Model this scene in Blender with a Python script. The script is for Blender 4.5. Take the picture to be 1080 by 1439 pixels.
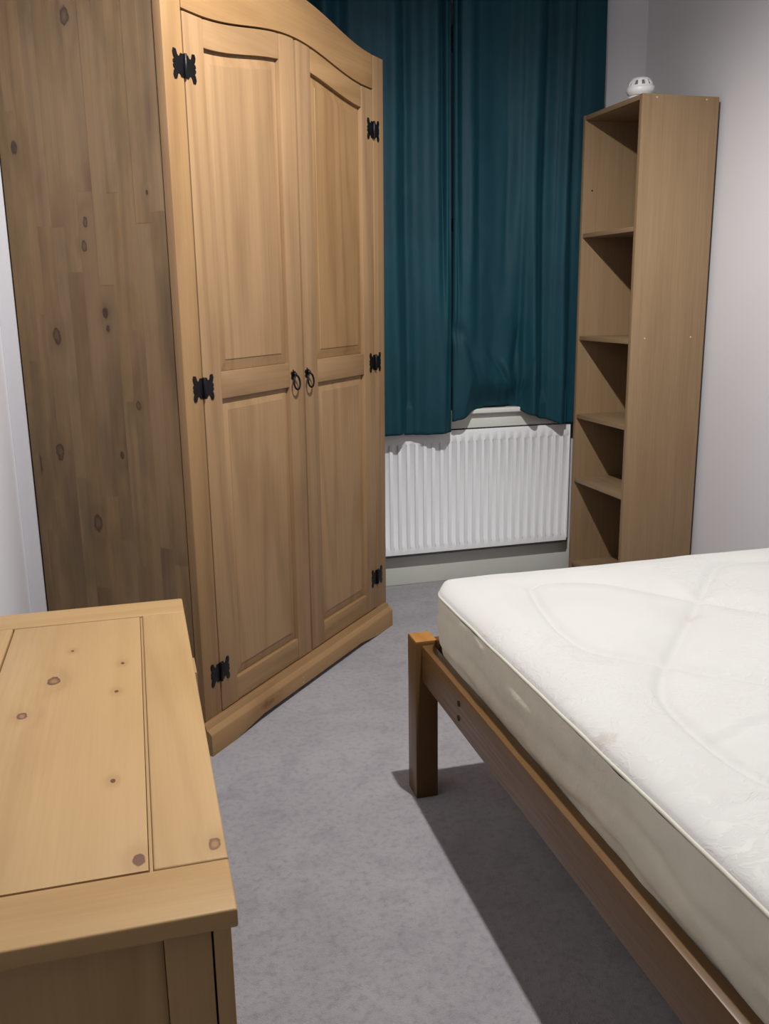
import bpy, bmesh, math, random
import numpy as np
from mathutils import Vector, Matrix, noise
random.seed(7)
for o in list(bpy.data.objects): bpy.data.objects.remove(o)
SC = bpy.context.scene
COL = SC.collection
PI = math.pi

# ------------------------------------------------------------------ camera
F_PX, PITCH, ROLL, YAW = 1273.2, 13.3237, -0.8477, 15.8696      # frame 1080 x 1439
CAM_H = 1.10
def camera():
    pt, ro, ya = [math.radians(a) for a in (PITCH, ROLL, YAW)]
    fw = Vector((math.sin(ya)*math.cos(pt), math.cos(ya)*math.cos(pt), -math.sin(pt)))
    rt = Vector((math.cos(ya), -math.sin(ya), 0)); up = rt.cross(fw)
    r2 = math.cos(ro)*rt + math.sin(ro)*up
    u2 = -math.sin(ro)*rt + math.cos(ro)*up
    m = Matrix((r2, u2, -fw)).transposed().to_4x4()
    m.translation = Vector((0, 0, CAM_H))
    cd = bpy.data.cameras.new('camera'); c = bpy.data.objects.new('camera', cd); COL.objects.link(c)
    c.matrix_world = m
    cd.sensor_fit = 'VERTICAL'; cd.sensor_height = 24.0; cd.lens = 24.0*F_PX/1439.0
    cd.clip_start = 0.02; cd.clip_end = 50
    SC.camera = c
camera()

# ------------------------------------------------------------------ light
world = bpy.data.worlds.new('world'); SC.world = world; world.use_nodes = True
world.node_tree.nodes['Background'].inputs[0].default_value = (0.02, 0.025, 0.04, 1)
world.node_tree.nodes['Background'].inputs[1].default_value = 0.3
LAMP = Vector((0.672, 1.45, 2.21))
def bulb():
    # bulb under an opaque shade: a very wide downward cone plus a little light leaking upwards
    for kind, e in (('SPOT', 150), ('POINT', 7)):
        l = bpy.data.lights.new('ceiling_bulb', kind); l.energy = e; l.shadow_soft_size = 0.022; l.color = (1.0, 0.978, 0.955)
        if kind == 'SPOT': l.spot_size = math.radians(176); l.spot_blend = .55
        o = bpy.data.objects.new('ceiling_bulb', l); o.location = LAMP; COL.objects.link(o)
bulb()
SC.view_settings.view_transform = 'Standard'; SC.view_settings.look = 'None'
SC.view_settings.gamma = 1; SC.view_settings.use_curve_mapping = False
SC.view_settings.exposure = 0.0

# ------------------------------------------------------------------ materials
def lin(r, g, b):
    f = lambda c: (c/255/12.92) if c/255 <= .04045 else ((c/255+.055)/1.055)**2.4
    return (f(r), f(g), f(b), 1)
def dim(c, k): return tuple(v*k for v in c[:3])+(1,)
class NT:
    def __init__(s, name):
        s.m = bpy.data.materials.new(name); s.m.use_nodes = True; s.t = s.m.node_tree
        s.b = s.t.nodes['Principled BSDF']
    def n(s, ty, **kw):
        nd = s.t.nodes.new(ty)
        for k, v in kw.items(): setattr(nd, k, v)
        return nd
    def l(s, a, b): s.t.links.new(a, b)
    def put(s, sock, v):
        if isinstance(v, bpy.types.NodeSocket): s.l(v, sock)
        else: sock.default_value = v
    def math(s, op, a, b=0.0, c=0.0, clamp=False):
        nd = s.n('ShaderNodeMath', operation=op, use_clamp=clamp)
        s.put(nd.inputs[0], a); s.put(nd.inputs[1], b); s.put(nd.inputs[2], c); return nd.outputs[0]
    def vmath(s, op, a, b):
        nd = s.n('ShaderNodeVectorMath', operation=op); s.put(nd.inputs[0], a); s.put(nd.inputs[1], b)
        return nd.outputs['Value'] if op in ('LENGTH', 'DISTANCE') else nd.outputs[0]
    def noise(s, vec, scale=1.0, detail=2.0, rough=0.5, dist=0.0):
        nd = s.n('ShaderNodeTexNoise'); s.l(vec, nd.inputs['Vector'])
        nd.inputs['Scale'].default_value = scale; nd.inputs['Detail'].default_value = detail
        nd.inputs['Roughness'].default_value = rough; nd.inputs['Distortion'].default_value = dist
        return nd.outputs[0]
    def mix(s, fac, a, b, blend='MIX'):
        nd = s.n('ShaderNodeMix', data_type='RGBA', blend_type=blend)
        s.put(nd.inputs[0], fac); s.put(nd.inputs[6], a); s.put(nd.inputs[7], b); return nd.outputs[2]
    def rng(s, v, a, b, c=0.0, d=1.0):
        nd = s.n('ShaderNodeMapRange'); s.put(nd.inputs[0], v)
        for i, q in enumerate((a, b, c, d)): nd.inputs[i+1].default_value = q
        return nd.outputs[0]
    def obj(s): return s.n('ShaderNodeTexCoord').outputs['Object']
    def bump(s, h, strength=.3, dist=.002, normal=None):
        nd = s.n('ShaderNodeBump'); s.l(h, nd.inputs['Height']); nd.inputs['Strength'].default_value = strength
        nd.inputs['Distance'].default_value = dist
        if normal: s.l(normal, nd.inputs['Normal'])
        return nd.outputs[0]

def plain(name, col, rough=.5, metal=0, bump=0, bscale=40, spec=.5):
    t = NT(name); t.b.inputs['Base Color'].default_value = col; t.b.inputs['Roughness'].default_value = rough
    t.b.inputs['Metallic'].default_value = metal; t.b.inputs['Specular IOR Level'].default_value = spec
    o = t.obj(); v = t.noise(o, bscale*.25, 3)
    t.l(t.mix(t.rng(v, .3, .7), tuple(c*.95 for c in col[:3])+(1,), col), t.b.inputs['Base Color'])
    if bump: t.l(t.bump(t.noise(o, bscale, 3), bump, .001), t.b.inputs['Normal'])
    return t.m

def wood(name, light, dark, axis='Z', rough=.42, vary=.10, rings=1.0, blotch=.5, knots=(), rand_knots=0.0,
         knotcol=lin(88, 52, 32), stain=None, spec=.35, fine=.5):
    """pine: grain runs along `axis` of the object's own coordinates; knots = (x,y,z,r) in those coordinates"""
    light, dark, knotcol = dim(light, .60), dim(dark, .55), dim(knotcol, .6)
    if stain: stain = dim(stain, .66)
    t = NT(name); o = t.obj()
    oi = t.n('ShaderNodeObjectInfo')
    off = t.vmath('MULTIPLY', t.n('ShaderNodeCombineXYZ').outputs[0], (1, 1, 1))
    cx = t.t.nodes[off.node.name].inputs[0].links[0].from_node
    for i, k in enumerate((37.1, 23.7, 51.3)): t.l(t.math('MULTIPLY', oi.outputs['Random'], k), cx.inputs[i])
    p = t.vmath('ADD', o, off)
    ai = 'XYZ'.index(axis)
    def st(a, g): v = [a, a, a]; v[ai] = g; return t.vmath('MULTIPLY', p, tuple(v))
    low = t.noise(st(4.2, .28), 1.0, 1.0, .4, .1)
    kd = None; mask = None
    for (kx, ky, kz, r, *sty) in knots:
        style = sty[0] if sty else 'ring'
        d = t.vmath('SUBTRACT', o, (kx, ky, kz)); sc = [1/r]*3; sc[ai] = .62/r
        nz = t.noise(o, 75, 2)
        d = t.vmath('LENGTH', t.vmath('MULTIPLY', d, tuple(sc)), (0, 0, 0))
        d = t.math('ADD', d, t.math('MULTIPLY', t.math('SUBTRACT', nz, .5), .9))
        g = t.math('EXPONENT', t.math('MULTIPLY', t.math('MULTIPLY', d, d), -.12))
        kd = g if kd is None else t.math('MAXIMUM', kd, g)
        m = t.math('MULTIPLY', t.rng(d, 1.12, .9), t.rng(d, .35 if style == 'ring' else -1.0, .85 if style == 'ring' else -.5, .45, 1.0))
        mask = m if mask is None else t.math('MAXIMUM', mask, m)
    if rand_knots > 0:
        vo = t.n('ShaderNodeTexVoronoi', feature='F1'); t.l(st(6.5, 2.4), vo.inputs['Vector']); vo.inputs['Scale'].default_value = 1
        dd = vo.outputs['Distance']
        sep = t.n('ShaderNodeSeparateColor'); t.l(vo.outputs['Color'], sep.inputs[0])
        sel = t.math('GREATER_THAN', sep.outputs[0], 1-rand_knots)
        dd = t.math('ADD', dd, t.math('MULTIPLY', t.math('SUBTRACT', t.noise(o, 50, 2), .5), .10))
        g = t.math('MULTIPLY', sel, t.math('EXPONENT', t.math('MULTIPLY', t.math('MULTIPLY', dd, dd), -28.0)))
        m = t.math('MULTIPLY', sel, t.rng(dd, .10, .05))
        kd = g if kd is None else t.math('MAXIMUM', kd, g)
        mask = m if mask is None else t.math('MAXIMUM', mask, m)
    f = low if kd is None else t.math('ADD', low, t.math('MULTIPLY', kd, .06))
    ph = t.math('MULTIPLY', f, 75.0)
    ring = t.math('POWER', t.math('MULTIPLY', t.math('ADD', t.math('SINE', ph), 1.0), .5), 2.5)
    fn = t.noise(st(170, 5), 1.0, 3, .6)
    fn2 = t.noise(st(38, 1.4), 1.0, 2, .5)
    bl = t.noise(st(7.0, 2.2), 1.0, 3, .55)
    fac = t.math('MULTIPLY', ring, .22*rings)
    fac = t.math('ADD', fac, t.math('MULTIPLY', t.rng(fn, .35, .75), .30*fine))
    fac = t.math('ADD', fac, t.math('MULTIPLY', t.rng(fn2, .35, .75), .24*fine))
    fac = t.math('ADD', fac, t.math('MULTIPLY', t.rng(bl, .5, .8), blotch), clamp=True)
    col = t.mix(fac, light, dark)
    if kd is not None: col = t.mix(t.math('MULTIPLY', kd, .30), col, dark)
    if stain:
        sn = t.rng(t.noise(t.vmath('MULTIPLY', o, (9, 9, 3.2)), 1, 4, .62), .50, .70); col = t.mix(t.math('MULTIPLY', sn, .55), col, stain)
    if mask is not None:
        inner = t.mix(t.rng(t.noise(o, 160, 2), .35, .65), knotcol, tuple(min(1, c*1.7) for c in knotcol[:3])+(1,))
        col = t.mix(t.math('MULTIPLY', mask, .9), col, inner)
    hsv = t.n('ShaderNodeHueSaturation'); t.l(col, hsv.inputs['Color'])
    rv = t.rng(oi.outputs['Random'], 0, 1, 1-vary, 1+vary); t.l(rv, hsv.inputs['Value'])
    r2 = t.math('FRACT', t.math('MULTIPLY', oi.outputs['Random'], 17.3))
    t.l(t.rng(r2, 0, 1, 1-vary*.8, 1+vary*.8), hsv.inputs['Saturation'])
    t.l(hsv.outputs[0], t.b.inputs['Base Color'])
    t.l(t.rng(fn, .3, .7, rough-.05, rough+.12), t.b.inputs['Roughness'])
    t.b.inputs['Specular IOR Level'].default_value = spec
    t.l(t.bump(t.math('ADD', fn, t.math('MULTIPLY', ring, .6)), .16, .0006), t.b.inputs['Normal'])
    return t.m

# wardrobe pine (stained), three grain directions
WL, WD = lin(189, 151, 107), lin(134, 97, 60)
W = {a: wood('wardrobe_pine_'+a, WL, WD, a, rand_knots=.10, blotch=.30, knotcol=lin(120, 80, 48), vary=.06) for a in 'XYZ'}
W_STAVE = wood('wardrobe_stave_pine', lin(170, 138, 98), lin(112, 84, 56), 'Z', rand_knots=.12, blotch=.75, vary=.05,
               knotcol=lin(66, 44, 30), stain=lin(112, 94, 60),
               knots=[(.019, a, b, c, d_) for a, b, c, d_ in ((.287, 1.279, .007, 'ring'), (.297, 1.227, .008, 'ring'), (.436, .733, .013, 'ring'), (.249, 1.074, .008, 'solid'),
                      (.245, 1.038, .005, 'solid'), (.233, .737, .006, 'solid'), (.489, 1.457, .010, 'solid'), (.10, 1.333, .0035, 'solid'), (.297, 1.714, .012, 'ring'), (.41, 1.02, .012, 'ring'), (.33, .56, .014, 'ring'), (.17, .86, .007, 'ring'))])
CL, CD = lin(216, 178, 126), lin(180, 136, 88)
CH = {a: wood('chest_pine_'+a, CL, CD, a, blotch=.30, vary=.04, rough=.45) for a in 'XYZ'}
BL, BD = lin(130, 94, 50), lin(90, 62, 33)
BW = {a: wood('bed_pine_'+a, BL, BD, a, blotch=.3, vary=.05, rough=.32, rand_knots=.12, spec=.5, knotcol=lin(70, 38, 22)) for a in 'XYZ'}
SL, SD = lin(182, 152, 116), lin(152, 122, 88)
SH = {a: wood('shelf_veneer_'+a, SL, SD, a, rings=.35, blotch=.15, vary=.03, rough=.5, fine=1.0) for a in 'XYZ'}
IRON = plain('black_iron', lin(22, 22, 26), .38, .6, .4, 300)
RAD = plain('radiator_enamel', lin(232, 234, 236), .35, 0, 0, 20)
WHITE = plain('white_gloss_trim', lin(206, 208, 200), .4, 0, .1, 30)
PLASTIC = plain('white_plastic', lin(235, 236, 235), .35)
SLOT = plain('grey_vent_mesh', lin(120, 122, 122), .6)
STEEL = plain('zinc_steel', lin(150, 150, 150), .35, .9)
GLASSY = None

def wall_mat(name, col):
    t = NT(name); o = t.obj()
    v = t.noise(o, 1.1, 4, .6); w = t.noise(o, 9, 4, .6)
    c = t.mix(t.rng(v, .35, .7), col, tuple(q*.955 for q in col[:3])+(1,))
    c = t.mix(t.math('MULTIPLY', t.rng(w, .55, .8), .25), c, tuple(q*.93 for q in col[:3])+(1,))
    t.l(c, t.b.inputs['Base Color']); t.b.inputs['Roughness'].default_value = .72
    t.b.inputs['Specular IOR Level'].default_value = .25
    t.l(t.bump(t.noise(o, 240, 3), .12, .001, t.bump(t.noise(o, 6, 3), .12, .004)), t.b.inputs['Normal'])
    return t.m
WALL = wall_mat('wall_paint', lin(209, 208, 212))
CEIL = wall_mat('ceiling_paint', lin(140, 139, 137))  # darker than the walls to cut light bounced off the unseen ceiling

def carpet_mat():
    t = NT('carpet'); o = t.obj()
    a = t.noise(o, 3.2, 5, .62, .6); b = t.noise(o, 14, 4, .6, .4); c = t.noise(o, 420, 2, .7); d = t.noise(o, 70, 3, .6)
    col = t.mix(t.rng(a, .36, .66), lin(165, 161, 165), lin(150, 147, 152))
    col = t.mix(t.math('MULTIPLY', t.rng(b, .5, .75), .34), col, lin(104, 101, 113))
    col = t.mix(t.math('MULTIPLY', t.rng(d, .48, .72), .42), col, lin(102, 99, 108))
    col = t.mix(t.math('MULTIPLY', t.rng(c, .4, .7), .35), col, lin(178, 174, 180))
    t.l(col, t.b.inputs['Base Color']); t.b.inputs['Roughness'].default_value = .95
    t.b.inputs['Specular IOR Level'].default_value = .1; t.b.inputs['Sheen Weight'].default_value = .25
    h = t.math('ADD', t.math('MULTIPLY', c, 1.0), t.math('MULTIPLY', d, .8))
    t.l(t.bump(h, .7, .006, t.bump(b, .5, .01)), t.b.inputs['Normal'])
    return t.m
CARPET = carpet_mat()

def curtain_mat():
    t = NT('teal_curtain'); o = t.obj()
    v = t.noise(t.vmath('MULTIPLY', o, (220, 220, 24)), 1, 2); w = t.noise(o, 5, 4, .6)
    col = t.mix(t.rng(w, .3, .7), lin(13, 55, 65), lin(12, 44, 56))
    col = t.mix(t.math('MULTIPLY', v, .35), col, lin(18, 68, 80))
    t.l(col, t.b.inputs['Base Color']); t.b.inputs['Roughness'].default_value = .62
    t.b.inputs['Sheen Weight'].default_value = .15; t.b.inputs['Sheen Roughness'].default_value = .4
    t.b.inputs['Sheen Tint'].default_value = lin(60, 110, 130); t.b.inputs['Specular IOR Level'].default_value = .2
    t.l(t.bump(v, .15, .0008), t.b.inputs['Normal'])
    return t.m
CURTAIN = curtain_mat()

def ticking(name, base, stains=(), bumpy=.35, dirt=0.0):
    t = NT(name); o = t.obj()
    # woven damask: small leafy relief
    vo = t.n('ShaderNodeTexVoronoi', feature='SMOOTH_F1'); t.l(t.vmath('ADD', t.vmath('MULTIPLY', o, (1, 1, 1)), t.vmath('MULTIPLY', t.n('ShaderNodeTexNoise').outputs[1], (.02, .02, 0))), vo.inputs['Vector'])
    vo.inputs['Scale'].default_value = 42
    sw = t.noise(o, 26, 3, .6, 2.0); fine = t.noise(o, 500, 2)
    patch = t.rng(t.noise(o, 3.2, 2), .47, .60)
    dam = t.math('MULTIPLY', t.rng(sw, .48, .58), patch)
    col = t.mix(t.math('MULTIPLY', dam, .18), base, dim(lin(222, 221, 216), .80))
    w = t.noise(o, 4, 4, .6); col = t.mix(t.math('MULTIPLY', t.rng(w, .45, .75), .16+dirt), col, dim(lin(178, 172, 156), .80))
    for (x, y, z, r, k) in stains:
        d = t.vmath('LENGTH', t.vmath('SUBTRACT', o, (x, y, z)), (0, 0, 0))
        d = t.math('ADD', d, t.math('MULTIPLY', t.math('SUBTRACT', t.noise(o, 30, 3), .5), r*1.5))
        col = t.mix(t.math('MULTIPLY', t.rng(d, r, r*.2), k), col, lin(150, 126, 100))
    t.l(col, t.b.inputs['Base Color']); t.l(t.rng(dam, 0, 1, .75, .45), t.b.inputs['Roughness'])
    t.b.inputs['Sheen Weight'].default_value = .15; t.b.inputs['Specular IOR Level'].default_value = .3
    t.l(t.bump(t.math('ADD', t.math('MULTIPLY', dam, 1.0), t.math('MULTIPLY', fine, .3)), bumpy, .0012), t.b.inputs['Normal'])
    return t.m

# ------------------------------------------------------------------ geometry helpers
def new(): return bmesh.new()
def box(bm, x0, x1, y0, y1, z0, z1, bev=0.0, seg=2):
    vs = [bm.verts.new((x, y, z)) for z in (z0, z1) for y in (y0, y1) for x in (x0, x1)]
    fs = [(0, 2, 3, 1), (4, 5, 7, 6), (0, 1, 5, 4), (2, 6, 7, 3), (1, 3, 7, 5), (0, 4, 6, 2)]
    fa = [bm.faces.new([vs[i] for i in f]) for f in fs]
    if bev > 0:
        es = list({e for f in fa for e in f.edges})
        bmesh.ops.bevel(bm, geom=es, offset=bev, segments=seg, profile=.6, affect='EDGES')
def prism_y(bm, pts, y0, y1, bev=0.0):
    """outline pts (x,z) counter-clockwise seen from -y, extruded from y0 (front) to y1"""
    a = [bm.verts.new((x, y0, z)) for x, z in pts]; b = [bm.verts.new((x, y1, z)) for x, z in pts]
    f0 = bm.faces.new(a); n = len(pts)
    bm.faces.new(list(reversed(b)))
    for i in range(n): bm.faces.new((a[(i+1) % n], a[i], b[i], b[(i+1) % n]))
    if bev > 0:
        bmesh.ops.bevel(bm, geom=list(f0.edges), offset=bev, segments=2, profile=.6, affect='EDGES')
def tube(bm, pts, r, seg=10, closed=False, cap=True):
    n = len(pts); rings = []; prev = None
    for i, p in enumerate(pts):
        p = Vector(p)
        a = Vector(pts[(i-1) % n]) if (closed or i > 0) else p
        b = Vector(pts[(i+1) % n]) if (closed or i < n-1) else p
        tdir = (b-a).normalized()
        if prev is None:
            up = Vector((0, 0, 1)) if abs(tdir.z) < .9 else Vector((1, 0, 0))
            s = tdir.cross(up).normalized()
        else:
            s = (prev - tdir*prev.dot(tdir)).normalized()
        prev = s; q = tdir.cross(s)
        rr = r[i] if isinstance(r, (list, tuple)) else r
        rings.append([bm.verts.new(p + (s*math.cos(2*PI*k/seg) + q*math.sin(2*PI*k/seg))*rr) for k in range(seg)])
    m = n if closed else n-1
    for i in range(m):
        A, B = rings[i], rings[(i+1) % n]
        for k in range(seg): bm.faces.new((A[k], A[(k+1) % seg], B[(k+1) % seg], B[k]))
    if not closed and cap:
        bm.faces.new(list(reversed(rings[0]))); bm.faces.new(rings[-1])
def lathe(bm, prof, c=(0, 0, 0), seg=32, axis='Z'):
    rings = []
    for r, z in prof:
        ring = []
        for k in range(seg):
            a = 2*PI*k/seg; x, y = r*math.cos(a), r*math.sin(a)
            p = (x, y, z) if axis == 'Z' else ((x, z, y) if axis == 'Y' else (z, x, y))
            ring.append(bm.verts.new((p[0]+c[0], p[1]+c[1], p[2]+c[2])))
        rings.append(ring)
    for A, B in zip(rings, rings[1:]):
        for k in range(seg): bm.faces.new((A[k], A[(k+1) % seg], B[(k+1) % seg], B[k]))
    bm.faces.new(list(reversed(rings[0]))); bm.faces.new(rings[-1])
def link(name, bm, mat, parent=None, label=None, smooth=False, warp=None, fix=True):
    if fix: bmesh.ops.recalc_face_normals(bm, faces=bm.faces)
    if warp:
        for v in bm.verts: warp(v.co)
    me = bpy.data.meshes.new(name); bm.to_mesh(me); bm.free()
    o = bpy.data.objects.new(name, me); COL.objects.link(o)
    me.materials.append(mat)
    if smooth:
        for p in me.polygons: p.use_smooth = True
        if smooth != True:
            me.set_sharp_from_angle(angle=math.radians(smooth))
    if parent: o.parent = parent
    if label: o['label'] = label
    return o
def thing(name, label, cat, loc=(0, 0, 0), rz=0.0, group=None):
    o = bpy.data.objects.new(name, None); o.empty_display_size = .1; COL.objects.link(o)
    o.location = loc; o.rotation_euler = (0, 0, rz); o['label'] = label; o['category'] = cat
    if group: o['group'] = group
    return o
def struct(name, bm, mat, parent=None, label=None, cat=None, smooth=False):
    o = link(name, bm, mat, parent, None, smooth)
    if parent is None:
        o['kind'] = 'structure'
        if label: o['label'] = label
        if cat: o['category'] = cat
    elif label: o['label'] = label
    return o
def bx(name, mat, parent, *a, bev=.0015, label=None, warp=None):
    bm = new(); box(bm, *a, bev=bev); return link(name, bm, mat, parent, label, smooth=35, warp=warp)

# ------------------------------------------------------------------ the room
XL, XR, YF, YB, ZC = -0.281, 1.968, -0.22, 3.262, 2.42
WX0, WX1, WZ0, WZ1 = 0.74, 1.62, 0.70, 2.02     # window opening behind the curtains
bm = new(); box(bm, XL-.1, XR+.1, YF-.1, YB+.25, -.08, 0); struct('floor', bm, CARPET, label='grey carpet floor with mottled worn pile', cat='floor')
bm = new(); box(bm, XL-.1, XR+.1, YF-.1, YB+.25, ZC, ZC+.08); struct('ceiling', bm, CEIL, label='unseen ceiling above the room, greyed to cut bounce light', cat='ceiling')
bm = new(); box(bm, XL-.1, XL, YF-.1, YB+.25, 0, ZC); struct('wall_left', bm, WALL, label='white wall left of the wardrobe', cat='wall')
bm = new(); box(bm, XR, XR+.1, YF-.1, YB+.25, 0, ZC); struct('wall_right', bm, WALL, label='pale lilac white wall behind bed and bookcase', cat='wall')
bm = new(); box(bm, .58, XR, YF-.1, YF, 0, ZC); box(bm, XL, .58, YF-.1, YF, 2.03, ZC)  # unseen wall, gap left open so less light bounces back
struct('wall_front', bm, WALL, label='unseen white wall behind the camera, doorway left open to cut bounce light', cat='wall')

bm = new()
box(bm, XL, WX0, YB, YB+.24, 0, ZC); box(bm, WX1, XR, YB, YB+.24, 0, ZC)
box(bm, WX0, WX1, YB, YB+.24, 0, WZ0); box(bm, WX0, WX1, YB, YB+.24, WZ1, ZC)
struct('wall_back', bm, WALL, label='white wall behind curtains and radiator', cat='wall')
def skirting(name, pts, label):
    bm = new(); box(bm, *pts, bev=.006); struct(name, bm, WHITE, label=label, cat='baseboard', smooth=35)
skirting('baseboard_back', (XL+.016, XR-.016, YB-.015, YB, 0, .115), 'white skirting board under the radiator')
skirting('baseboard_left', (XL, XL+.015, YF, 2.464, 0, .115), 'white skirting board along left wall')
skirting('baseboard_right', (XR-.015, XR, YF, YB-.016, 0, .115), 'white skirting board along right wall behind bed')
bm = new()
pp = [(XL+.0003, 2.465), (-.2425, 2.4465), (-.2425, 2.60), (XL+.0003, 2.60)]  # added upright, front face turned from the lamp to read as grey shade
lo_ = [bm.verts.new((x, y, .0005)) for x, y in pp]; hi_ = [bm.verts.new((x, y, ZC-.0005)) for x, y in pp]
bm.faces.new(lo_); bm.faces.new(hi_)
for i in range(4): bm.faces.new((lo_[i], lo_[(i+1) % 4], hi_[(i+1) % 4], hi_[i]))
struct('trim_3', bm, WALL, label='added white box in the corner behind the wardrobe, face angled to look half-lit', cat='added corner box')
# window behind the curtains: sash frame, glass, sill
GL = NT('window_glass'); GL.b.inputs['Base Color'].default_value = (.9, .95, .95, 1); GL.b.inputs['Transmission Weight'].default_value = 1
GL.b.inputs['Roughness'].default_value = .02; GL.b.inputs['IOR'].default_value = 1.45
bm = new(); fw_ = .05; y0, y1 = YB+.10, YB+.15
box(bm, WX0, WX0+fw_, y0, y1, WZ0, WZ1, .003); box(bm, WX1-fw_, WX1, y0, y1, WZ0, WZ1, .003)
box(bm, WX0+fw_, WX1-fw_, y0, y1, WZ0, WZ0+fw_, .003); box(bm, WX0+fw_, WX1-fw_, y0, y1, WZ1-fw_, WZ1, .003)
box(bm, WX0+fw_, WX1-fw_, y0, y1, 1.34, 1.385, .003)
win = struct('window_1', bm, WHITE, label='white sash window hidden behind the teal curtains', cat='window', smooth=35)
bm = new(); box(bm, WX0+fw_, WX1-fw_, y0+.02, y0+.026, WZ0+fw_, 1.34); struct('pane', bm, GL.m, win)
bm = new(); box(bm, WX0+fw_, WX1-fw_, y0+.02, y0+.026, 1.385, WZ1-fw_); struct('pane', bm, GL.m, win)
bm = new(); box(bm, WX0-.08, WX1+.05, YB-.07, YB-.0005, .614, .6685, .002, 2)
struct('trim_2', bm, WHITE, label='white apron board between sill and radiator', cat='window apron', smooth=35)
bm = new(); box(bm, WX0-.08, 1.628, 3.168, YB+.10, .669, .688, .005, 3)
struct('trim_1', bm, WHITE, label='white window sill board above the radiator', cat='window sill', smooth=35)

# ------------------------------------------------------------------ radiator
def radiator():
    t = thing('radiator', 'white ribbed panel radiator on the wall below the curtains', 'radiator', (0, 0, 0))
    x0, x1, zb, zt, yf = .670, 1.664, .140, .606, 3.190
    pitch = .0332; z0r, z1r = .166, .566
    n = int((x1-x0-.02)/pitch)
    xs = [x0]; 
    # pressed front panel: vertical channels, blended flat at the top and bottom
    start = x1-.012-n*pitch
    cols = []
    for i in range(n):
        a = start+i*pitch
        for f, d in ((0, 0), (.20, 0), (.28, 1), (.62, 1), (.70, 0)): cols.append((a+f*pitch, d))
    cols = [(x0, 0)]+cols+[(x1, 0)]
    rows = [(zb, 0), (zb+.004, 0), (z0r-.004, 0), (z0r+.010, 1), (z1r-.007, 1), (z1r, 0), (zt-.006, 0), (zt, 0)]
    bm = new(); V = []
    for z, k in rows:
        V.append([bm.verts.new((x, yf - (0.0 if not d else 0.0) + (.0 if not k else (.0075*(1-d) if True else 0)) , z)) for x, d in cols])
    for a, b in zip(V, V[1:]):
        for i in range(len(cols)-1): bm.faces.new((a[i], a[i+1], b[i+1], b[i]))
    link('front_panel', bm, RAD, t, smooth=50, fix=False)
    bm = new(); box(bm, x0, x1, yf+.010, yf+.014, zb, zt); link('front_skin', bm, RAD, t)
    bx('side_panel', RAD, t, x0-.003, x0+.001, yf, yf+.055, zb+.01, zt+.002, bev=.001)
    bx('side_panel', RAD, t, x1-.001, x1+.004, yf-.001, yf+.055, zb+.01, zt+.002, bev=.001)
    bm = new()
    box(bm, x0, x1, yf+.001, yf+.006, zt-.002, zt+.003, .001)
    box(bm, x0, x1, yf+.050, yf+.055, zt-.002, zt+.003, .001)
    k = int((x1-x0)/.012)
    for i in range(k+1): 
        a = x0+i*(x1-x0-.003)/k; box(bm, a, a+.003, yf+.006, yf+.050, zt-.004, zt+.002)
    link('top_grille', bm, RAD, t)
    bm = new(); box(bm, x0+.005, x1-.005, yf+.040, yf+.048, zb+.005, zt-.006, .002); link('rear_panel', bm, RAD, t)
    for xx in (x0+.15, x1-.15): bx('wall_bracket', RAD, t, xx-.015, xx+.015, yf+.048, YB, zb+.05, zt-.05)
    bm = new(); tube(bm, [(x0-.012, yf+.03, .0), (x0-.012, yf+.03, .155)], .0075); tube(bm, [(x0-.012, yf+.03, .155), (x0+.01, yf+.03, .155)], .007)
    link('pipe', bm, RAD, t, smooth=40)
radiator()

# ------------------------------------------------------------------ curtains
def interp(pts, x):
    if x <= pts[0][0]: return pts[0][1]
    for (a, va), (b, vb) in zip(pts, pts[1:]):
        if x <= b:
            u = (x-a)/(b-a); u = u*u*(3-2*u); return va+(vb-va)*u
    return pts[-1][1]
Y_CUR = 3.142
def seg_d(px, pz, a, b):
    ax, az = a; bx_, bz = b; dx, dz = bx_-ax, bz-az
    u = max(0, min(1, ((px-ax)*dx+(pz-az)*dz)/(dx*dx+dz*dz)))
    return math.hypot(px-ax-u*dx, pz-az-u*dz), u, ((px-ax)*dz-(pz-az)*dx)
def curtain(name, label, xa, xb, top, hem, prof_top, prof_bot, extra, nx, nz, ymax=None):
    bm = new(); rows = []
    for j in range(nz+1):
        row = []
        for i in range(nx+1):
            u = i/nx; x = xa+(xb-xa)*u
            zh = interp(hem, x); t = j/nz; z = top+(zh-top)*t
            w = min(1, max(0, (z-.75)/(1.55-.75))); w = w*w*(3-2*w)
            y = Y_CUR + 1.55*(interp(prof_top, x)*w + interp(prof_bot, x)*(1-w))
            y += .0025*noise.noise((x*14, z*2.2, 3.1)) + .0012*noise.noise((x*34, z*9, 9.1))
            y += extra(x, z)
            arch = 1.19 < x < 1.46
            if z < .80 and not arch and x < 1.64: y = min(y, 3.1610+max(0, z-.70)*.25)
            if ymax and x > ymax[0]: y = max(y, ymax[1]) 
            xo = x + .004*math.sin(z*3+x*9)*(.3+.7*u*(1-u)*4)
            row.append(bm.verts.new((xo, y, z)))
        rows.append(row)
    for a, b in zip(rows, rows[1:]):
        for i in range(nx): bm.faces.new((b[i], b[i+1], a[i+1], a[i]))
    o = link(name, bm, CURTAIN, None, label, smooth=True, fix=False)
    o['category'] = 'curtain'; o['group'] = 'teal curtains at the window'
    s = o.modifiers.new('thickness', 'SOLIDIFY'); s.thickness = .0016; s.offset = 1
    return o
pl_top = [(.58, 0), (.62, -.016), (.67, .016), (.71, -.016), (.765, .018), (.80, .004), (.85, -.004), (.90, -.012), (.938, -.020), (.990, .020), (1.02, .010), (1.06, -.002), (1.095, -.012), (1.122, .010), (1.134, -.008), (1.146, .008), (1.158, .004)]
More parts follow.
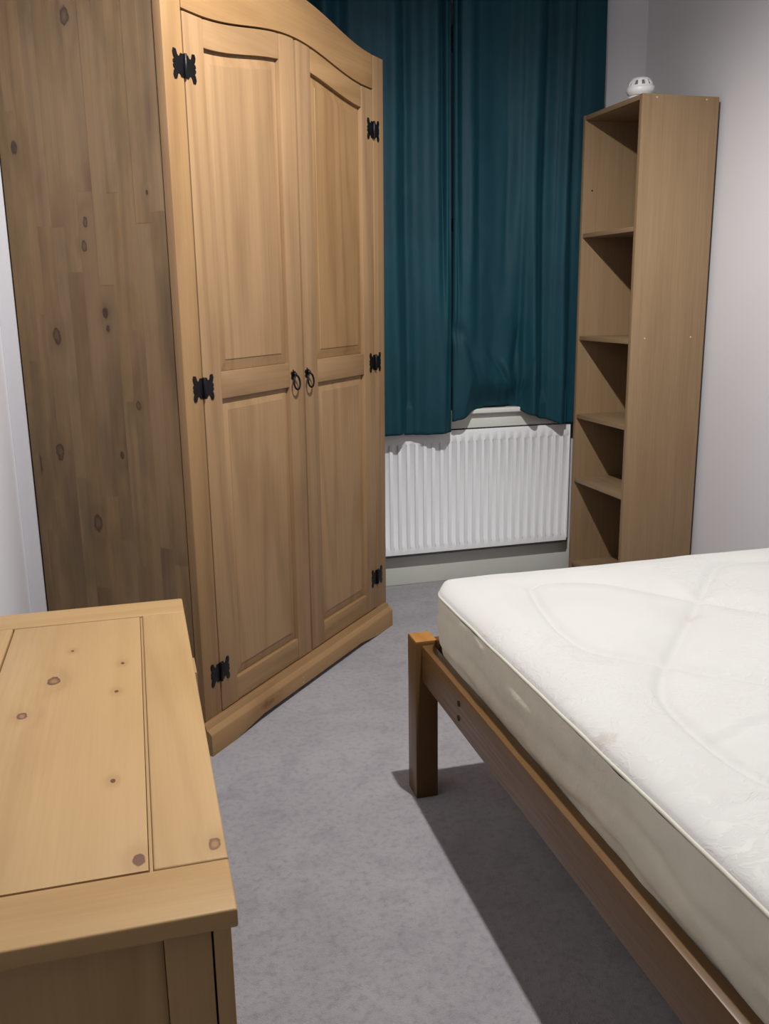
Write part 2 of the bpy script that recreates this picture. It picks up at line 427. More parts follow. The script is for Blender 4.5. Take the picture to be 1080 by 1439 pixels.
pl_bot = [(.58, 0), (.63, -.02), (.67, .014), (.72, -.02), (.77, .01), (.82, -.010), (.86, -.004), (.91, -.014), (.948, -.022), (1.000, .018), (1.03, .008), (1.07, -.004), (1.12, -.016), (1.148, -.004), (1.158, .004)]
pr_top = [(1.152, -.004), (1.163, -.016), (1.175, .004), (1.19, -.010), (1.215, -.014), (1.26, .004), (1.33, .012), (1.37, .012), (1.42, -.004), (1.462, -.018), (1.522, .022), (1.56, .004), (1.590, -.010), (1.635, .026), (1.66, .022), (1.70, .018), (1.75, .020)]
pr_bot = [(1.152, -.006), (1.165, -.012), (1.20, -.016), (1.26, -.004), (1.32, .004), (1.37, .004), (1.43, .020), (1.445, .006), (1.475, -.016), (1.532, .020), (1.56, .008), (1.600, -.008), (1.645, .026), (1.70, .022), (1.75, .024)]
def ex_left(x, z):
    return .0016*math.exp(-((z-.700)/.0022)**2)
folds = [((1.19, .98), (1.30, .70), .011, .014), ((1.36, .86), (1.445, .665), -.013, .013), ((1.43, .98), (1.40, .80), .010, .016),
         ((1.47, .86), (1.435, .68), .012, .009), ((1.30, .90), (1.38, .78), .008, .012), ((1.22, .80), (1.21, .68), -.006, .010),
         ((1.40, 1.75), (1.36, 1.05), .006, .02), ((1.24, 1.7), (1.21, 1.1), -.006, .02), ((1.33, .79), (1.35, .72), -.006, .008)]
def ex_right(x, z):
    y = 0
    for a, b, h, w in folds:
        d, u, s = seg_d(x, z, a, b); y += h*math.exp(-(d/w)**2)*math.sin(PI*min(1, max(0, .12+.76*u)))
    d = math.hypot((x-1.165)/.022, (z-.975)/.035); y += .012*math.exp(-d*d)
    y -= .010*math.exp(-((x-1.30)/.10)**2-((z-.84)/.07)**2)
    if z < .80:   # hem tucked back onto the sill board
        k = (.80-z)/.11; k = min(1, max(0, k)); q = min(1, max(0, (x-1.175)/.11))*min(1, max(0, (1.475-x)/.08)); q = q*q*(3-2*q)
        y += .040*k*k*(3-2*k)*q
    if x < 1.6: y += .0014*math.exp(-((z-interp(hem_r, x)-.075)/.0022)**2)
    return y
hem_l = [(.58, .600), (.90, .612), (.97, .615), (.985, .606), (1.06, .606), (1.158, .611)]
hem_r = [(1.152, .650), (1.18, .656), (1.258, .686), (1.31, .694), (1.402, .694), (1.43, .680), (1.467, .660), (1.53, .640), (1.62, .616), (1.75, .610)]
curtain('curtain', 'teal curtain panel nearer the wardrobe, hanging straight over the radiator', .58, 1.1545, 2.165, hem_l, pl_top, pl_bot, ex_left, 190, 170)
curtain('curtain', 'teal curtain panel beside the bookcase with its hem rucked up in an arch', 1.1555, 1.75, 2.165, hem_r, pr_top, pr_bot, ex_right, 200, 190, (1.635, 3.168))
t = thing('curtain_pole', 'grey metal curtain pole above the teal curtains', 'curtain pole', (0, 0, 0))
bm = new(); tube(bm, [(.50, 3.15, 2.20), (1.84, 3.15, 2.20)], .012, 14); link('pole', bm, STEEL, t, smooth=40)
for xx in (.49, 1.85):
    bm = new(); bmesh.ops.create_uvsphere(bm, u_segments=16, v_segments=10, radius=.022, matrix=Matrix.Translation((xx, 3.15, 2.20))); link('finial', bm, STEEL, t, smooth=True)
for xx in (.56, 1.80):
    bm = new(); tube(bm, [(xx, 3.15, 2.2), (xx, YB, 2.2)], .007); link('bracket', bm, STEEL, t, smooth=40)
for i in range(14):
    bm = new(); xx = .60+i*(1.13/13); tube(bm, [(xx, 3.15+.018*math.cos(a), 2.188+.022*math.sin(a)) for a in [2*PI*k/14 for k in range(14)]], .0022, 6, closed=True)
    link('ring', bm, STEEL, t, smooth=True)

# ------------------------------------------------------------------ wardrobe (stands diagonally across the corner)
WLOC = (.14389, 2.08549, 0); WROT = math.atan2(.73757437, .67526591)
wd = thing('wardrobe', 'arched two-door pine wardrobe with black iron hinges standing beside the teal curtains', 'wardrobe', WLOC, WROT)
def warp(co): co.x += .018*(co.z-.9)*(co.x-.02)
FY = .030                      # plane of the frame and door faces
UC = .530
def low_(u):
    t_ = min(1, abs(u-UC)/.40); return 1.707+.044*(.5+.5*math.cos(PI*t_))
def upp_(u):
    t_ = min(1, abs(u-UC)/.44); return 1.804+.056*(.5+.5*math.cos(PI*t_))
def wpart(name, mat, a, par=wd, bev=.0025, label=None): return bx(name, mat, par, *a, bev=bev, label=label, warp=warp)
# carcass
wpart('frame_post', W['Z'], (.018, .084, FY, FY+.022, .070, 1.805))
wpart('frame_post', W['Z'], (.974, 1.042, FY, FY+.022, .070, 1.805))
N = 48; us = [.085+(.973-.085)*i/N for i in range(N+1)]
bm = new(); prism_y(bm, [(u, low_(u)+.003) for u in us]+[(u, upp_(u)) for u in reversed(us)], FY-.001, FY+.021, .004)
link('arched_header', bm, W['X'], wd, smooth=35, warp=warp)
wpart('bottom_rail', W['X'], (.084, .974, FY+.002, FY+.024, .066, .078))
core = wpart('side_panel', W['Z'], (.024, .040, FY+.0225, .537, .020, 1.806))
wpart('side_panel', W['Z'], (1.020, 1.038, FY+.0225, .537, .020, 1.745))
wpart('back_panel', W['Z'], (.041, 1.019, .528, .534, .030, 1.740), bev=0)
wpart('top_panel', W['X'], (.041, 1.019, FY+.0225, .527, 1.715, 1.740))
wpart('base_board', W['X'], (.041, 1.019, FY+.025, .527, .078, .096))
wpart('cornice', W['Y'], (1.020, 1.052, FY+.0225, .540, 1.7455, 1.806))
wpart('hanging_rail', STEEL, (.041, 1.019, .27, .29, 1.60, 1.62), bev=.008)
# edge-glued staves of the left side
rs = random.Random(11)
y = FY+.0235; k = 0
widths = []
while y < .534:
    w = min(rs.uniform(.034, .050), .5365-y)
    if .5365-y-w < .02: w = .5365-y
    zc = [.020]; z = .020+rs.uniform(.15, .7)
    while z < 1.60: zc.append(z); z += rs.uniform(.38, .85)
    zc.append(1.806)
    for a, b in zip(zc, zc[1:]):
        pr = rs.uniform(0, .0004)
        bm = new(); box(bm, .0190-pr, .0238, y+.00003, y+w-.00003, a+.00003, b-.00003, .00012, 1)
        link('stave', bm, W_STAVE, core, smooth=35, warp=warp)
    y += w
# plinth: moulded top edge, shallow cut-out along the floor
def plinth():
    x0, x1 = -.002, 1.030
    n = 40; bm = new()
    def cut(u): 
        t_ = (u-x0)/(x1-x0); return .016*max(0, min(1, min((t_-.10)/.12, (.90-t_)/.12)))**1.0
    # cross-section points (y,z): front
    prof = [(0.000, None), (0.000, .052), (.002, .056), (.010, .064), (.014, .066), (.017, .074), (.020, .078), (.030, .078)]
    rows = []
    for i in range(n+1):
        u = x0+(x1-x0)*i/n; c = cut(u)
        rows.append([bm.verts.new((u, yy, c if zz is None else zz)) for yy, zz in prof]+[bm.verts.new((u, .0298, c))])
    for a, b in zip(rows, rows[1:]):
        m = len(a)
        for j in range(m): bm.faces.new((a[j], b[j], b[(j+1) % m], a[(j+1) % m]))
    bm.faces.new(rows[0]); bm.faces.new(list(reversed(rows[-1])))
    p = link('plinth', bm, W['X'], wd, smooth=30, warp=warp)
    for s, xx in ((0, -.002), (1, 1.002)):
        bm = new(); box(bm, xx, xx+.019, .031, .53, 0, .060, .003)
        box(bm, xx+.006 if s == 0 else xx, xx+.019 if s == 0 else xx+.036, .0305, .53, .0605, .068, .002)
        link('side_plinth', bm, W['Y'], wd, smooth=35)
    for zz in (.024, .039): 
        bm = new(); lathe(bm, [(.0025, -.0006), (.0025, .0004)], (.428, -.0002, zz), 10, 'Y'); link('filler_plug', bm, plain('wood_filler', lin(188, 160, 120), .8), p)
plinth()
# doors
hx = [(0, 25), (11, 25), (14, 19), (19, 17), (23, 21), (26, 31), (34, 32), (37, 24), (35, 15), (31, 11), (36, 8), (37, 3), (33, 0), (37, -3), (36, -8), (31, -11), (35, -15), (37, -24), (34, -32), (26, -31), (23, -21), (19, -17), (14, -19), (11, -25), (0, -25)]
def hinge(par, u, z):
    bm = new()
    for s in (-1, 1):
        pts = [(u+s*(.0015+a*.001), z+b*.00095) for a, b in hx]
        if s > 0: pts.reverse()
        prism_y(bm, pts, FY-.0022, FY-.0002, .0004)
    bmesh.ops.recalc_face_normals(bm, faces=bm.faces)
    h = link('hinge', bm, IRON, par, 'black iron butterfly hinge', smooth=30, warp=warp)
    bm = new(); tube(bm, [(u, FY-.004, z-.025), (u, FY-.004, z-.0235), (u, FY-.004, z+.0235), (u, FY-.004, z+.025)], [.003, .0042, .0042, .003], 12)
    o = link('hinge_barrel', bm, IRON, h if par is wd else par, smooth=40, warp=warp)
    return h
def ring_pull(par, u, z):
    bm = new()
    pts = [(0, 17), (3.5, 10), (9, 12), (12, 7), (8, 3), (11, -6), (6, -9), (0, -12), (-6, -9), (-11, -6), (-8, 3), (-12, 7), (-9, 12), (-3.5, 10)]
    prism_y(bm, [(u+a*.001, z+.012+b*.001) for a, b in reversed(pts)], FY-.0026, FY-.0002, .0005)
    bmesh.ops.create_uvsphere(bm, u_segments=12, v_segments=8, radius=.0058, matrix=Matrix.Translation((u, FY-.007, z+.016)))
    R = .0175; 
    loop = [(u+R*.86*math.sin(2*PI*k/28), FY-.009-.004*(1+math.cos(2*PI*k/28)*-1)*.5-.0015, z-.006+R*1.08*math.cos(2*PI*k/28)) for k in range(28)]
    tube(bm, loop, .0027, 8, closed=True)
    return link('ring_pull', bm, IRON, par, 'black iron ring pull', smooth=40, warp=warp)
def wave_pts(a, b, f, n=24): return [(a+(b-a)*i/n, f(a+(b-a)*i/n)) for i in range(n+1)]
def raised(bm, u0, u1, z0, z1, y_out, y_in, m=.028, topf=None, n=24):
    """raised field: flat centre at y_in.., sloped margin dropping back to y_out"""
    xs = [u0+(u1-u0)*i/n for i in range(n+1)]
    top = [(x, (topf(x) if topf else z1)) for x in xs]
    ring = [(x, z0) for x in xs]+list(reversed(top))
    cx = (u0+u1)/2
    xi = [u0+m+(u1-u0-2*m)*i/n for i in range(n+1)]
    topi = [(x, (topf(x) if topf else z1)-m) for x in xi]
    ring2 = [(x, z0+m) for x in xi]+list(reversed(topi))
    A = [bm.verts.new((x, y_out, z)) for x, z in ring]; B = [bm.verts.new((x, y_in+.0012, z)) for x, z in ring2]
    C = [bm.verts.new((x+(cx-x)*.008, y_in, z)) for x, z in ring2]
    D = [bm.verts.new((x, y_out+.006, z)) for x, z in ring]
    L_ = len(A)
    for P, Q in ((D, A), (A, B), (B, C)):
        for i in range(L_): bm.faces.new((P[i], P[(i+1) % L_], Q[(i+1) % L_], Q[i]))
    bm.faces.new(C); bm.faces.new(list(reversed(D)))
def door(u0, u1, hinge_left):
    zb = .080; g = .002
    s0, s1 = u0+.0705, u1-.0705
    bm = new()
    n = 16; pts = [(u0+.01, zb+.01), (u1-.01, zb+.01)]+list(reversed(wave_pts(u0+.01, u1-.01, lambda u: low_(u)-.012, n)))
    prism_y(bm, pts, FY+.014, FY+.020)
    d = link('door', bm, W['Z'], wd, warp=warp)
    for a, b in ((u0, s0), (s1, u1)):
        bm = new(); pts = [(a, zb), (b, zb)]+list(reversed(wave_pts(a, b, lambda u: low_(u)-g, 10)))
        prism_y(bm, pts, FY, FY+.022, .0018); link('stile', bm, W['Z'], d, smooth=35, warp=warp)
    bm = new(); a, b = s0+.0004, s1-.0004
    prism_y(bm, wave_pts(a, b, lambda u: low_(u)-.061, 24)+list(reversed(wave_pts(a, b, lambda u: low_(u)-g, 24))), FY+.0005, FY+.0215, .003)
    link('top_rail', bm, W['X'], d, smooth=35, warp=warp)
    bm = new(); box(bm, a, b, FY+.0005, FY+.0215, .866, .931, .003); link('mid_rail', bm, W['X'], d, smooth=35, warp=warp)
    bm = new(); box(bm, a, b, FY+.0005, FY+.0215, zb, .142, .003); link('lower_rail', bm, W['X'], d, smooth=35, warp=warp)
    bm = new(); raised(bm, s0+.001, s1-.001, .932, 0, FY+.0125, FY+.0055, .027, lambda u: low_(u)-.063); link('raised_panel', bm, W['Z'], d, smooth=25, warp=warp)
    bm = new(); raised(bm, s0+.001, s1-.001, .143, .8645, FY+.0125, FY+.0055, .027); link('raised_panel', bm, W['Z'], d, smooth=25, warp=warp)
    uh = u0-.0015 if hinge_left else u1+.0015
    for z in (1.594, .899, .187):
        hinge(d, uh, z)
    ring_pull(d, (u1-.060+.006) if hinge_left else (u0+.010), .884)
door(.0875, .5345, True)
door(.5435, .9705, False)

# ------------------------------------------------------------------ bookcase
def bookcase():
    t = thing('bookcase', 'tall narrow empty oak-veneer bookcase in the corner beside the teal curtains', 'bookcase', (1.661, 2.765, 0))
    D, Wd, H, th = .284, .390, 1.722, .016
    bx('side_panel', SH['Z'], t, 0, D, 0, th, 0, H, bev=.0008)
    bx('side_panel', SH['Z'], t, 0, D, Wd-th, Wd, 0, H, bev=.0008)
    bx('top_board', SH['Y'], t, 0.0005, D-.001, th, Wd-th, H-th, H-.0005, bev=.0008)
    for z in (1.317, .948, .653, .404, .066):
        bx('shelf_board', SH['Y'], t, .004, D-.006, th, Wd-th, z-.015, z, bev=.0006)
    bx('kickboard', SH['Y'], t, .010, .024, th, Wd-th, 0, .050, bev=.0006)
    bx('back_board', SH['Z'], t, D-.005, D-.001, th, Wd-th, .0, H-th, bev=0)
    capm = plain('screw_cap', lin(206, 182, 140), .5)
    for x, z in ((.052, .952), (.231, .952), (.053, 1.712), (.236, 1.712), (.05, .060), (.23, .060)):
        bm = new(); lathe(bm, [(.0028, -.0008), (.0022, -.0012)][::-1]+[(.0028, .001)], (x, 0, z), 12, 'Y')
        link('screw_cap', bm, capm, t, 'pale screw cap')
    bm = new(); lathe(bm, [(.0032, -.0006), (.0032, .001)], (.036, Wd-th, 1.468), 12, 'Y'); link('peg_hole', bm, plain('hole_dark', lin(20, 16, 12), .9), t)
bookcase()

# smoke alarm lying face up on top of the bookcase
def alarm():
    t = thing('smoke_alarm', 'small round white smoke alarm lying on top of the bookcase', 'smoke alarm', (1.730, 2.893, 1.722), math.radians(20))
    t.rotation_euler = (math.radians(2), math.radians(-5), math.radians(20)); t.location.z = 1.7265
    bm = new(); lathe(bm, [(.030, .000), (.040, .002), (.041, .006), (.040, .014), (.034, .016)], seg=40); link('base', bm, PLASTIC, t, smooth=35)
    bm = new(); lathe(bm, [(.030, .016), (.0385, .0175), (.0445, .024), (.046, .030), (.046, .038), (.0445, .041)], seg=40); link('body', bm, PLASTIC, t, smooth=35)
    bm = new()
    # dome with a ring of openings: ribs and cap
    lathe(bm, [(.0445, .041), (.0415, .043), (.0400, .047), (.038, .047)], seg=40)
    lathe(bm, [(.0300, .060), (.0330, .0605), (.0300, .0655), (.022, .070), (.012, .072), (.001, .0725)], seg=40)
    link('dome', bm, PLASTIC, t, smooth=35)
    bm = new(); lathe(bm, [(.033, .045), (.030, .053), (.026, .061)], seg=32); link('vent_mesh', bm, SLOT, t, smooth=True)
    bm = new()
    for k in range(10):
        a = 2*PI*k/10; c, s = math.cos(a), math.sin(a)
        w = .0062
        ps = [(.0400, .046), (.0385, .052), (.0345, .0585), (.0310, .0625)]
        L_ = []
        for r, z in ps:
            L_.append([bm.verts.new((c*r-s*q, s*r+c*q, z)) for q in (-w, w)]+[bm.verts.new((c*(r-.004)-s*q, s*(r-.004)+c*q, z-.001)) for q in (w, -w)])
        for A, B in zip(L_, L_[1:]):
            for i in range(4): bm.faces.new((A[i], A[(i+1) % 4], B[(i+1) % 4], B[i]))
    link('cage', bm, PLASTIC, t, smooth=40)
alarm()

# ------------------------------------------------------------------ bed
BLOC = (.512*1.1, 1.645*1.1, 0); BROT = math.radians(-.93)
bed = thing('bed_frame', 'honey-brown pine double bed frame with square corner posts', 'bed', BLOC, BROT)
BX1 = 1.368
def bpart(name, mat, a, bev=.003): return bx(name, mat, bed, *a, bev=bev)
PH = .373
bpart('post', BW['Z'], (0, .0515, -.060, 0, 0, PH), .003)
bpart('post', BW['Z'], (BX1-.0515, BX1, -.060, 0, 0, PH), .003)
bpart('post', BW['Z'], (0, .0515, -1.96, -1.90, 0, .80), .003)
bpart('post', BW['Z'], (BX1-.0515, BX1, -1.96, -1.90, 0, .80), .003)
LIT_TOP = wood('post_lit_top', lin(206, 148, 80), lin(160, 104, 50), 'Y', blotch=.3, vary=.03)  # paler bed pine: lamp light on the post tops painted in
for px_ in (0, BX1-.0515): bpart('post_lit_top', LIT_TOP, (px_+.002, px_+.0495, -.058, -.002, PH, PH+.0012), .0008)
ZR0, ZR1 = .283, .3665
srail = bpart('side_rail', BW['Y'], (.014, .041, -1.900, -.0605, ZR0, ZR1), .0035)
for zz in (.337, .307):
    bm = new(); lathe(bm, [(.0042, -.0004), (.0058, -.0008), (.0058, .0006)][::1], (.0138, -.297, zz), 14, 'X')
    link('bolt_hole', bm, plain('bolt_hole_dark', lin(38, 26, 18), .8), srail, 'dark bolt hole in the rail')
bpart('side_rail', BW['Y'], (BX1-.041, BX1-.014, -1.900, -.0605, ZR0, ZR1), .0035)
bpart('end_rail', BW['X'], (.052, BX1-.052, -.040, -.016, ZR0, ZR1), .0035)
bpart('end_rail', BW['X'], (.052, BX1-.052, -1.945, -1.920, ZR0, ZR1), .0035)
bpart('head_board', BW['X'], (.052, BX1-.052, -1.945, -1.920, .55, .78), .004)
bpart('ledger', BW['Y'], (.042, .064, -1.88, -.075, .262, .288), .001)
bpart('ledger', BW['Y'], (BX1-.064, BX1-.042, -1.88, -.075, .262, .288), .001)
sl0 = None
for i in range(17):
    yy = -.115-i*.108
    if sl0 is None: sl0 = bpart('slat', BW['X'], (.043, BX1-.043, yy-.060, yy, .2885, .306), .001)
    else:
        c = sl0.copy(); c.location.y = -i*.108; COL.objects.link(c); c.parent = bed

# mattress
mat_t = thing('mattress', 'white quilted double mattress with piped edge lying on the pine bed', 'mattress', BLOC, BROT)
MX0, MX1, MY0, MY1 = .034, 1.338, -1.885, -.046
MTOP, MPIP, MBOT = .518, .494, .3065
CR = .085
TICK = ticking('mattress_ticking', dim(lin(206, 205, 202), .80), stains=[(.05, -.80, .5, .022, .55), (.052, -.67, .5, .012, .35), (.424, -.44, .51, .02, .22), (.10, -.99, .51, .02, .12)])
BORD = ticking('mattress_border', lin(214, 211, 194), bumpy=.2, dirt=.2)
PIPE = plain('piping_tape', lin(186, 184, 170), .7, 0, .3, 200)
def rr_map(x, y, r=CR):
    """rectangle -> rectangle with rounded corners"""
    cx0, cx1, cy0, cy1 = MX0+r, MX1-r, MY0+r, MY1-r
    qx = min(max(x, cx0), cx1); qy = min(max(y, cy0), cy1)
    u, v = (x-qx)/r, (y-qy)/r
    return qx+r*u*math.sqrt(1-v*v/2), qy+r*v*math.sqrt(1-u*u/2)
def catmull(P, k=10):
    out = []
    for i in range(len(P)-1):
        p0, p1, p2, p3 = P[max(0, i-1)], P[i], P[i+1], P[min(len(P)-1, i+2)]
        for j in range(k):
            t_ = j/k
            out.append(tuple(.5*((2*b)+(-a+c)*t_+(2*a-5*b+4*c-d)*t_*t_+(-a+3*b-3*c+d)*t_**3) for a, b, c, d in zip(p0, p1, p2, p3)))
    out.append(P[-1]); return out
QA = [(.208, -.187), (.225, -.170), (.253, -.160), (.323, -.170), (.381, -.211), (.423, -.275), (.478, -.357), (.508, -.394), (.563, -.455), (.64, -.50), (.74, -.52), (.86, -.50), (.95, -.43)]
QB = [(.208, -.187), (.180, -.301), (.162, -.430), (.171, -.520), (.216, -.582), (.255, -.624), (.293, -.664), (.363, -.727), (.43, -.80), (.50, -.90), (.55, -1.02), (.56, -1.15)]
QC = [(.95, -.43), (.93, -.25), (.85, -.18), (.789, -.155), (.728, -.144), (.659, -.168), (.568, -.265), (.472, -.372), (.391, -.466), (.293, -.574), (.215, -.665), (.178, -.733), (.165, -.814), (.162, -.886), (.165, -.938), (.18, -.985), (.23, -1.06), (.30, -1.12), (.42, -1.18), (.56, -1.15)]
QF = [(.175, -.853), (.205, -.849), (.237, -.839), (.286, -.829)]
QG = [(.070, -1.003), (.095, -.999), (.125, -.998), (.17, -1.003)]
def shift(Q, dx, dy): return [(a+dx, b+dy) for a, b in Q]
QS = [QA, QB, QC]+[shift(q, .385, -.83) for q in (QA, QB)]+[shift(QB, 0, -1.0), shift(QC, 0, -1.0), shift(QC, .37, -.40)]
def mattress():
    nx, ny = 190, 270
    def ease(n, a, b, e=.09):
        # finer near the borders
        ts = np.linspace(0, 1, n+1); s = ts-.10*np.sin(2*PI*ts)/(1)*.9
        return a+(b-a)*s
    gx, gy = ease(nx, MX0, MX1), ease(ny, MY0, MY1)
    X, Y = np.meshgrid(gx, gy)
    P = np.array([rr_map(x, y) for x, y in zip(X.ravel(), Y.ravel())])
    db = np.minimum(np.minimum(X-MX0, MX1-X), np.minimum(Y-MY0, MY1-Y)).ravel()
    t_ = np.clip(db/.045, 0, 1); rise = np.sqrt(np.clip(1-(1-t_)**2, 0, 1))
    Z = MPIP+(MTOP-MPIP)*(.80*rise+.20*np.clip(db/.20, 0, 1))
    vis = P
    def dist(poly):
        poly = np.array(catmull(poly)); best = np.full(len(P), 9.0)
        for a, b in zip(poly[:-1], poly[1:]):
            d = b-a; L = (d@d)+1e-12
            u = np.clip(((P-a)@d)/L, 0, 1); q = P-(a+u[:, None]*d); best = np.minimum(best, np.hypot(q[:, 0], q[:, 1]))
        return best
    dq = np.full(len(P), 9.0)
    for q in QS: dq = np.minimum(dq, dist(q))
    Z -= .0075*np.exp(-(dq/.009)**2)*np.clip(db/.05, 0, 1)
    Z += .0095*(1-np.exp(-(dq/.045)**2))*np.clip(db/.08, 0, 1)
    Z += .0040*np.exp(-(dist(QF)/.007)**2)*1.0 - .0045*np.exp(-(dist(shift(QF, -.004, -.012))/.007)**2)
    Z += .0025*np.exp(-(dist(QG)/.006)**2) - .003*np.exp(-(dist(shift(QG, 0, -.010))/.006)**2)
    nz = np.array([noise.noise((x*5, y*5, 1.7))*.0035+noise.noise((x*16, y*11, 4.7))*.0012 for x, y in P])
    Z += nz*np.clip(db/.03, 0, 1)
    verts = [(float(p[0]), float(p[1]), float(z)) for p, z in zip(P, Z)]
    W1 = nx+1
    faces = [(j*W1+i, j*W1+i+1, (j+1)*W1+i+1, (j+1)*W1+i) for j in range(ny) for i in range(nx)]
    me = bpy.data.meshes.new('top_panel'); me.from_pydata(verts, [], faces); me.materials.append(TICK)
    for p in me.polygons: p.use_smooth = True
    o = bpy.data.objects.new('top_panel', me); COL.objects.link(o); o.parent = mat_t
    # perimeter
    def perim(inset=0.0):
        r = CR; pts = []; x0, x1, y0, y1 = MX0+inset, MX1-inset, MY0+inset, MY1-inset
        def line(a, b, n): return [(a[0]+(b[0]-a[0])*i/n, a[1]+(b[1]-a[1])*i/n) for i in range(n)]
        def arc(cx, cy, a0, n=10): return [(cx+r*math.cos(a0+PI/2*i/n), cy+r*math.sin(a0+PI/2*i/n)) for i in range(n)]
        pts += line((x0+r, y0), (x1-r, y0), 60)+arc(x1-r, y0+r, -PI/2)+line((x1, y0+r), (x1, y1-r), 110)+arc(x1-r, y1-r, 0)
        pts += line((x1-r, y1), (x0+r, y1), 60)+arc(x0+r, y1-r, PI/2)+line((x0, y1-r), (x0, y0+r), 260)+arc(x0+r, y0+r, PI)
        return pts
    pm = perim(); n = len(pm); nv = 24; bm = new(); rings = []
    for j in range(nv+1):
        t_ = j/nv; z = MPIP-.004+(MBOT-MPIP+.004)*t_; ring = []
        for i, (x, y) in enumerate(pm):
            a, b = pm[(i-1) % n], pm[(i+1) % n]; tx, ty = b[0]-a[0], b[1]-a[1]; L = math.hypot(tx, ty); ox, oy = ty/L, -tx/L
            s = x*1.0+y
            out = .004*math.sin(PI*t_) - .026*max(0, (t_-.36)/.64)**1.5
            out += .0034*noise.noise((x*5, y*5, z*30)) + .0012*noise.noise((x*30, y*30, z*60))
            out -= .0060*math.exp(-((t_-.36-.16*noise.noise((x*4, y*4, 2.2)))/.06)**2)*(.6+.8*noise.noise((x*5, y*5, 7.7)))
            out -= .0045*math.exp(-((t_-.62-.25*noise.noise((x*5+3, y*5, 5.2)))/.05)**2)
            out += .0030*noise.noise((x*18, y*18, z*34))
            # bulges outward slightly over the rail top is avoided below it
            ring.append(bm.verts.new((x+ox*out, y+oy*out, z)))
        rings.append(ring)
    for A, B in zip(rings, rings[1:]):
        for i in range(n): bm.faces.new((A[i], B[i], B[(i+1) % n], A[(i+1) % n]))
    bm.faces.new(list(reversed(rings[-1])))
    link('side_border', bm, BORD, mat_t, smooth=60, fix=True)
    for nm, z, ins in (('top_piping', MPIP-.001, .001), ('bottom_piping', MBOT+.006, .022)):
        pts = perim(ins); bm = new(); tube(bm, [(x, y, z+.0016*noise.noise((x*9, y*9, 5))) for x, y in pts], .0034, 8, closed=True)
        link('piping', bm, PIPE, mat_t, 'cream piping round the mattress '+('top' if nm[0] == 't' else 'base')+' edge', smooth=True)
mattress()

# ------------------------------------------------------------------ chest in the foreground
CLOC = (.0632, .730, 0); CROT = math.radians(-.70)
chest = thing('pine_chest', 'low light pine chest with framed top in the near left corner by the wardrobe', 'chest', CLOC, CROT)
LT = .561; LX0 = -.322; LY1 = .918
cp = lambda name, mat, a, bev=.0018, label=None: bx(name, mat, chest, *a, bev=bev, label=label)
RL, RF = .0815, LY1-.078
SXR = -.0735; SXL = -.284
K = lambda x, y, r, st='ring': (x-CLOC[0]-.0122*(y-.73), y-CLOC[1], LT, r, st)
PANEL = wood('chest_pine_panel', CL, CD, 'Y', blotch=.25, vary=0, rough=.45, rings=.8,
             knots=[K(-.131, 1.320, .0090), K(-.165, 1.210, .0068), K(-.110, 1.436, .0026, 'solid'), K(-.034, 1.361, .0030, 'solid'), K(-.043, 1.256, .0028, 'solid'), K(-.047, 1.000, .0030, 'solid'), K(-.0215, .8335, .0062, 'solid')],
             knotcol=lin(92, 52, 36))
STILE = wood('chest_pine_stile', CL, CD, 'Y', blotch=.3, vary=0, rough=.45, rings=.6, knots=[K(.053, .838, .0065)], knotcol=lin(110, 66, 40))
def rail(name, mat, x0, x1, y0, y1, round_y=None):
    bm = new(); box(bm, x0, x1, y0, y1, LT-.020, LT, .0030, 3); return link(name, bm, mat, chest, smooth=35)
cp('groove_bead', CH['Y'], (SXR-.0028, SXR+.0010, RL, RF, LT-.012, LT-.0035), .0005)
rail('top_rail', CH['X'], LX0, 0, 0, RL-.0012)
rail('top_rail', CH['X'], LX0, 0, RF+.0006, LY1)
rail('top_stile', STILE, SXR+.0012, 0, RL, RF)
rail('top_stile', CH['Y'], LX0, SXL-.0012, RL, RF)
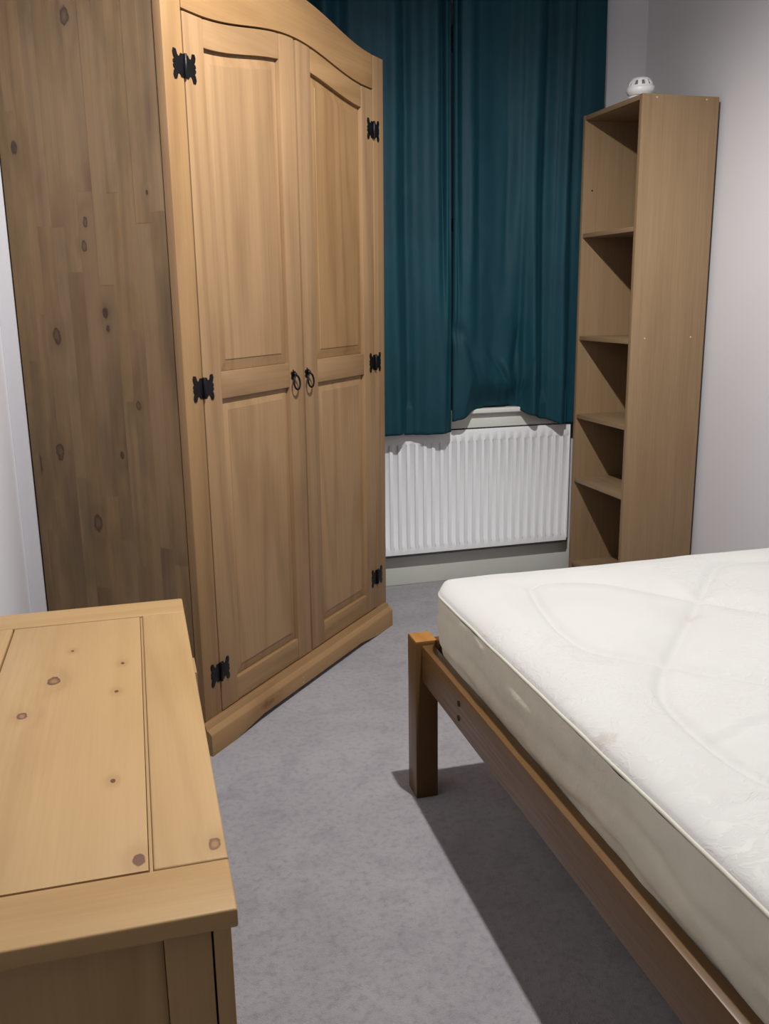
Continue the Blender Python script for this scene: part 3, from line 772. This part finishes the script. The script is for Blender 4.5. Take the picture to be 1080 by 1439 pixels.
bm = new(); box(bm, SXL+.0016, SXR-.0034, RL+.0024, RF-.0014, LT-.018, LT-.0012, .0012, 2); link('top_panel', bm, PANEL, chest, smooth=35)
cp('sub_top', CH['Y'], (LX0+.01, -.01, .012, LY1-.012, LT-.026, LT-.0205), 0)
# body
BX_R, BX_L, BY0, BY1 = -.0045, -.312, .034, LY1-.03
ZT = LT-.0262
cp('corner_post', CH['Z'], (BX_R-.0170, BX_R, BY0, BY0+.045, 0, ZT))
cp('corner_post', CH['Z'], (BX_R-.0170, BX_R, BY1-.045, BY1, 0, ZT))
for a in ((BY0+.002, BY0+.022), (BY1-.022, BY1-.002)):
    cp('end_stile', CH['Z'], (BX_R-.0630, BX_R-.0188, a[0], a[1], .06, ZT))
    cp('end_stile', CH['Z'], (BX_L, BX_L+.045, a[0], a[1], 0, ZT))
    cp('end_rail', CH['X'], (BX_L+.0455, BX_R-.0635, a[0]+.001, a[1]-.001, ZT-.022, ZT))
    cp('end_rail', CH['X'], (BX_L+.0455, BX_R-.0635, a[0]+.001, a[1]-.001, .06, .12))
    cp('end_panel', CH['Z'], (BX_L+.0455, BX_R-.0635, a[0]+.006, a[1]-.006, .12, ZT-.0225))
cp('back_board', CH['Y'], (BX_L, BX_L+.008, BY0+.023, BY1-.023, .06, ZT))
cp('base_rail', CH['Y'], (BX_R-.0165, BX_R-.001, BY0+.046, BY1-.046, .03, .085))
ym = (BY0+BY1)/2
for (a, b) in ((BY0+.047, ym-.001), (ym+.001, BY1-.047)):
    for (z0, z1) in ((.088, .308), (.311, ZT-.003)):
        dr = cp('drawer', CH['Y'], (BX_R-.018, BX_R-.001, a, b, z0, z1), .003)
        bm = new()
        if a > ym-.01 and z0 > .3:
            # wooden pull that peeps out past the edge of the top
            yy = 1.478-CLOC[1]
            box(bm, BX_R-.001, .0096, yy-.034, yy+.034, .448, .496, .003)
        else:
            yy = (a+b)/2; box(bm, BX_R-.001, BX_R+.009, yy-.034, yy+.034, (z0+z1)/2-.02, (z0+z1)/2+.02, .003)
        link('wooden_pull', bm, CH['Y'], dr, smooth=35)
